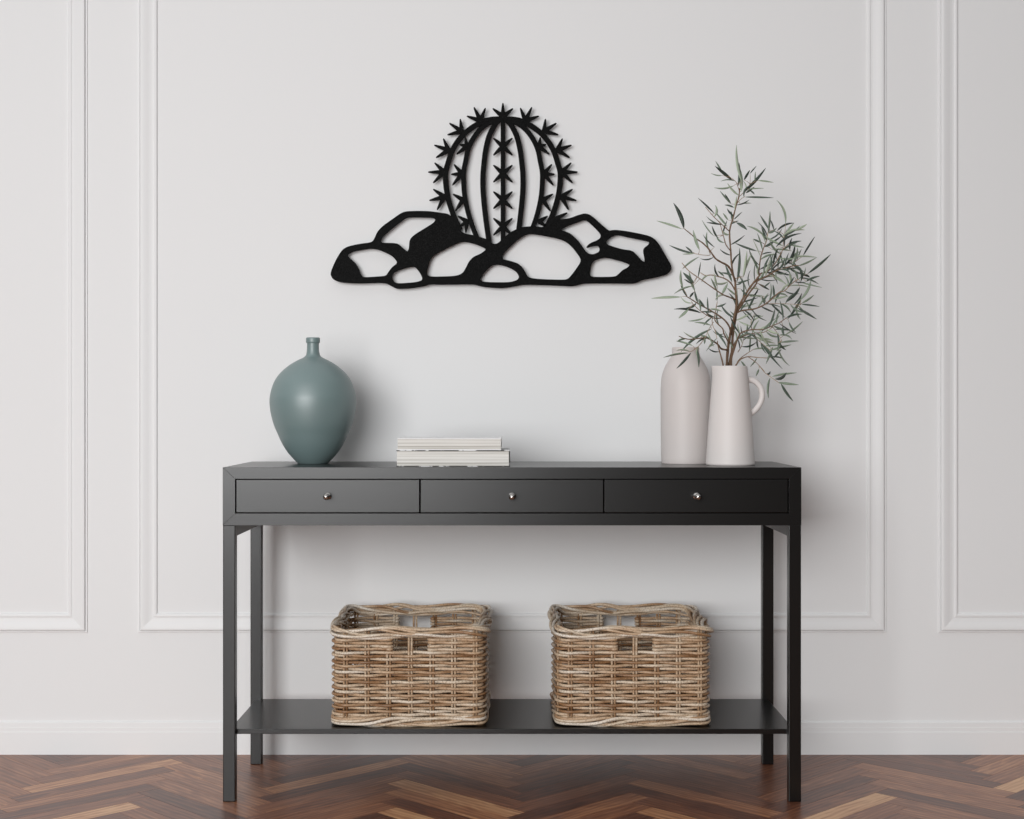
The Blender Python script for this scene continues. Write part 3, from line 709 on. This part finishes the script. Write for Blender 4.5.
# leaves seen clearly against the wall: base, tip, width, bend, tone
E = [((742,182),(736.5,145),3.0,-1.5,.85),((741,192),(739.5,167),3.0,1,.9),((738,186),(739,162.5),2.2,1.2,.25),((732,180),(715,166),2.7,0,.1),((723,173),(715.5,161),1.5,0,.5),((722,175.5),(711,173.3),1.3,-.6,.6),((734,185.5),(714,187.5),1.6,-2,.7),
 ((731,204),(720,191),1.5,0,.5),((731,204),(725,194),1.8,0,.1),((734,207.6),(724.5,205),1.6,.8,.3),((714.5,213.5),(698,198),1.8,.4,.1),((735,212),(737,196),2.4,0,.95),((734,219.5),(742,212),1.2,0,.3),((728,220),(723,213),1.4,0,.7),((727,226),(715.5,212),2,0,.6),((733,222),(731,211),2,0,.4),
 ((684,228.5),(673.5,203),3.5,1.8,.12),((682,229),(656.5,220.8),1.8,.5,.75),((714,236),(702,220),1.2,-.8,.6),((718,238),(712,226),2,-.5,.2),
 ((744,180),(750,170),2,0,.1),((750,173.5),(756.5,166),1.2,0,.2),((744,192),(765.8,168),2.6,.8,.12),((758,180.5),(773.5,182.5),1.7,-.5,.75),((755,182),(755.5,171.5),1.2,0,.5),((746,189.5),(764,188.3),1.2,-.5,.6),((746,193),(754.5,187),2,0,.25),((750,190.5),(754.5,194.5),1.5,-.6,.2),((745,197),(773.5,197.8),1.7,-.3,.3),((740,204),(751.5,203.2),1.1,-.4,.7),
 ((785.5,224),(776.5,200),2,3.2,.72),((768,233),(770,211),1.8,.7,.5),((770,231),(760,215),1.8,0,.3),((774,230),(770,219),1.6,.6,.15),((777,231),(794,223),2,-2,.1),((786,234),(794,223),1.8,-.6,.7),((782,237),(805,230),2.4,-3,.85),((797,229),(807,224),1.8,.5,.8),
 ((736.5,222.5),(747,230),3,-1,.3),((765,237),(747,226),1.8,2,.75),((757,251),(735,243),1.8,-.5,.28),((767,241),(761.5,227),2,0,.3),((753,239),(762,243),1.6,0,.3),((765,246),(782,235.5),2,1,.15),((776,247),(801.5,233.5),2.1,-3.2,.1),((790,250),(792,238),2.6,-.7,.06),((784,266),(795,243),2.4,3,.06),((788,244),(801.5,241),1.6,-.6,.25),((772,249.5),(792,251),1.6,-.8,.75),
 ((803,256),(815,236.5),2.1,0,.1),((797,260),(801.5,249),1.6,0,.5),((790,257.5),(817,257.5),1.8,-1.2,.8),((798,266),(816.5,257.5),1.7,.8,.6),((808,273.5),(830.8,254.3),2.6,.8,.2),((785,270),(798,268.5),1.5,-.8,.15),((798,266),(800.5,282),2.3,-2.6,.08),((793,269),(797.5,281),1.7,-1.5,.5),((803,275),(810,277.5),1.9,-.8,.08),((806,281.5),(820,276),1.8,-.9,.3),((800,282),(822,287.5),1.6,0,.6),((811,280),(797.5,302),2.2,-2.5,.65),((800,287),(787.5,301.5),2.3,-1,.1),((802,303),(814,295),2.2,.8,.6),
 ((759,284),(769.5,290),1.8,0,.12),((764,287),(770.5,282),1.3,0,.3),((758,289),(753,296),1.7,-1,.08),((774,277),(786,283.5),1.5,0,.75),((776,280),(776,271),1.5,0,.6),((794,277),(788,286.5),1.5,0,.2),((737,282),(739.5,248),2.4,1,.25),((743.5,277),(747,251),2.8,.6,.88),((743,276),(752,253),2.4,-.6,.85),((737,282.5),(750,279),1.5,.8,.4),((741,289),(749,297),1.8,0,.4),((762,296),(765,305),2,0,.4),((749,297),(765,296.5),1.4,-1.2,.7),
 ((801,304),(819.5,306.5),2,-.4,.25),((797.5,308),(816.8,319.3),2.2,-.3,.18),((801,299),(788,319),2.2,-.6,.15),((796,308),(800.5,319.5),1.7,1,.6),((789,322),(796,332.5),1.7,.8,.4),((785,335),(802.8,321.3),2,1,.6),((780,342.5),(798.8,341),1.7,-.5,.5),((783,326),(784.5,336),2,1,.3),((778,343),(790,366),2,3,.6),((779,342),(786,350),1.8,1,.2),((760,341),(782.5,369),2.4,.6,.22),((764,345),(773,357),2,0,.3),((774,358),(781.5,349),1.6,0,.25),((770,357),(784,359),1.4,-1,.2),((773,347),(766,364),1.8,0,.5),
 ((772,376.5),(796.8,372.8),1.8,-.7,.65),((775,379),(786.5,372.5),2.6,2.4,.04),((778,382.5),(798.8,384.8),2.2,0,.6),((781,383.5),(793.3,401.3),2.5,.6,.35),((770,378),(768.5,398),2.1,1.2,.5),((766,374),(770.3,371),1.9,1.6,.05),((759,369),(756,376),1.6,0,.5),((741,361),(748,370),1.6,0,.5),((757,358),(750,367),1.7,-.6,.5),
 ((695,253.5),(669,245),1.9,-1,.2),((692.5,252.5),(685.5,246.5),1.7,0,.3),((694,253.5),(682.5,254.2),1.2,0,.75),((682.5,269),(699,257),1.5,-1,.6),((699.5,250),(693.2,230),2.4,-.8,.7),((714.5,247),(703,234.5),1.6,-.8,.2),((683,288),(681,270),2.4,-1,.7),((694,283.5),(683,272.5),3,0,.3),((692,284),(684,279),1.5,0,.1),((695,291),(689,271),2.6,-.6,.65),((693,286),(674,294),1.6,1.4,.6),((698,303),(694.5,290),2.6,0,.35),((689.5,297),(694,292),1.8,0,.08),((681,297),(651.3,298.4),2.4,.6,.78),
 ((717.5,287),(714,273),2.6,0,.9),((724,276),(718,271),1.6,0,.4),((722,294),(728,283),2.2,0,.7),((717,301),(717,289),1.4,0,.5),((732,282),(725,264),2,0,.3),
 ((701,313),(674,309.2),2.4,1.6,.06),((688.5,309),(678.5,318.3),2.7,0,.68),((704,318),(688,321),1.4,-.8,.65),((711,325.3),(694.5,322.5),1.7,1,.65),((708.5,313),(707.5,297),2,0,.3),((710,309),(722,311.5),1.7,-.6,.75),((711.5,329),(681,352),2.3,2.6,.4),((692.5,345.6),(676,341),1.6,.6,.7),((688.5,353),(663.3,357.6),2,.8,.6),((691,352.5),(676.5,368.5),2.1,-.6,.12),((697,350),(698.7,367.5),2,-.8,.4),((715.5,331),(727,347.5),2.3,-1.2,.35),((701,335.5),(709,337.5),1.8,0,.6),((708.5,347),(715,344),1.1,0,.7),((705,338),(704.5,344),1.8,0,.5)]
def nearest(x, y):
    return min(node_pts, key=lambda p: (p[0]-x)**2 + (p[1]-y)**2)
for b, t, w, bend, tone in E:
    nb = nearest(*b); ln = math.hypot(t[0]-b[0], t[1]-b[1])
    leaves[nb[3]].append((b, t, nb[2], nb[2] + rng.uniform(-.5, .5)*ln*D0/F, w, bend, tone))
    gap = math.hypot(nb[0]-b[0], nb[1]-b[1])
    if 1.2 < gap < 16:      # leaf stalk back to the twig
        P3 = [at(nb[0], nb[1], nb[2]) - OO, at((nb[0]+b[0])/2 + .3, (nb[1]+b[1])/2 - .4, nb[2]) - OO, at(b[0], b[1], nb[2]) - OO]
        stem_mb[nb[3]].tube(P3, [0.0008, 0.0006, 0.0005], 5, tone=[.5, .8, .9])
# smaller leaves along the twigs that fill the inside of the bunch
for fam, ls in stems.items():
    for li, (pl, d0, d1, r0, r1) in enumerate(ls):
        c = smooth_profile(pl, 6); n = len(c); acc = 0; side = 1
        dens = {'right': 2.5, 'low_right': 2.9, 'upright': 9.5, 'left': 10.0}[fam]
        for i in range(1, n):
            x, y = c[i]; acc += math.hypot(x - c[i-1][0], y - c[i-1][1]); f = i/(n-1)
            if acc < dens or y > 352 or (r0 > 0.9 and f < 0.45): continue
            acc = rng.uniform(-1.5, 1.0); side = -side
            an = math.atan2(y - c[i-1][1], x - c[i-1][0]) + side*rng.uniform(.4, 1.15)
            ln = rng.uniform(10, 22) * (1 if fam in ('right', 'low_right') else 0.8); dep = D0 + d0 + (d1 - d0)*f
            t = (x + math.cos(an)*ln, y + math.sin(an)*ln)
            if t[1] > 372 or (t[0] < 700 and fam != 'left'): continue
            leaves[fam].append(((x, y), t, dep, dep + rng.uniform(-.8, .8)*ln*D0/F, rng.uniform(1.1, 2.0), rng.uniform(-2.4, 2.4), rng.choice((.1, .25, .35, .5, .6, .75, .9))))
for fam in stems:
    so = stem_mb[fam].build('stem', M_bark, OB, smooth=True); so['label'] = labels[fam]
    mb = MB()
    for b, t, db, dt, w, bend, tone in leaves[fam]:
        A_, B_ = at(b[0], b[1], db) - OO, at(t[0], t[1], dt) - OO
        ax = (B_ - A_); ln = ax.length; ax.normalize()
        view = Vector((0, 1, 0)); sd = ax.cross(view)
        sd = sd.normalized() if sd.length > 1e-4 else Vector((1, 0, 0))
        nrm = sd.cross(ax).normalized()
        roll = rng.uniform(-.7, .7); wv = sd*math.cos(roll) + nrm*math.sin(roll); nv = nrm*math.cos(roll) - sd*math.sin(roll)
        px2m = D0/F; n = 9; rows = []
        for i in range(n + 1):
            f = i/n
            wd = w*px2m*0.5*1.16*(math.sin(PI*min(1, f**0.85))**0.75 if 0 < f < 1 else 0.06) + 0.00008
            bo = sd*(-bend*px2m*4*f*(1-f)*0.5*2) 
            ctr = A_ + ax*ln*f + bo
            dark = max(0, min(1, tone + rng.uniform(-.04, .04)))
            rows.append([mb.vert(ctr - wv*wd + nv*wd*0.35, dark), mb.vert(ctr, max(0, dark - 0.05)), mb.vert(ctr + wv*wd + nv*wd*0.35, dark)])
        for Ra, Rb in zip(rows, rows[1:]):
            for k in range(2): mb.face(Ra[k], Ra[k+1], Rb[k+1], Rb[k])
    fo = mb.build('foliage', M_leaf, so, smooth=True)
    md = fo.modifiers.new('leaf_thickness', 'SOLIDIFY'); md.thickness = 0.0003; md.offset = 0

# ------------------------------------------------------------------ light
def area(name, loc, target, sx, sy, power, col=(1, 1, 1)):
    l = bpy.data.lights.new(name, 'AREA'); l.shape = 'RECTANGLE'; l.size = sx; l.size_y = sy; l.energy = power; l.color = col
    o = bpy.data.objects.new(name, l); C.objects.link(o); o.location = loc
    o.rotation_euler = (Vector(target) - Vector(loc)).to_track_quat('-Z', 'Y').to_euler(); return o
area('window_daylight', (-1.9, -2.3, 1.75), (0.0, 3.7, 1.0), 3.5, 2.8, 306, (0.99, 0.995, 1.0))
w = bpy.data.worlds.new('room_ambient'); SC.world = w; w.use_nodes = True
nt = w.node_tree; bg = nt.nodes['Background']
# soft daylit interior: pale ceiling overhead, dim room behind
tc = nt.nodes.new('ShaderNodeTexCoord'); sx = nt.nodes.new('ShaderNodeSeparateXYZ'); nt.links.new(tc.outputs['Generated'], sx.inputs[0])
mr = nt.nodes.new('ShaderNodeMapRange'); mr.interpolation_type = 'SMOOTHSTEP'
mr.inputs['From Min'].default_value = 0.10; mr.inputs['From Max'].default_value = 0.75; mr.inputs['To Min'].default_value = 0.03; mr.inputs['To Max'].default_value = 0.58
nt.links.new(sx.outputs['Z'], mr.inputs['Value']); mx_ = nt.nodes.new('ShaderNodeMath'); mx_.operation = 'MULTIPLY_ADD'; mx_.inputs[1].default_value = -0.55; mx_.inputs[2].default_value = 1.0
nt.links.new(sx.outputs['X'], mx_.inputs[0])
ml_ = nt.nodes.new('ShaderNodeMath'); ml_.operation = 'MULTIPLY'; nt.links.new(mr.outputs[0], ml_.inputs[0]); nt.links.new(mx_.outputs[0], ml_.inputs[1])
nt.links.new(ml_.outputs[0], bg.inputs['Strength'])
bg.inputs['Color'].default_value = (0.985, 0.99, 1.0, 1)

# ------------------------------------------------------------------ camera and view
cam = bpy.data.cameras.new('camera'); co = bpy.data.objects.new('camera', cam); C.objects.link(co)
co.location = (0, 0, CAMZ); co.rotation_euler = (PI/2, 0, 0); cam.sensor_width = 36; cam.lens = 36 * F / 1024; cam.clip_start = 0.05
SC.camera = co
SC.view_settings.view_transform = 'Standard'; SC.view_settings.look = 'None'; SC.view_settings.gamma = 1; SC.view_settings.use_curve_mapping = False
SC.view_settings.exposure = 0.0
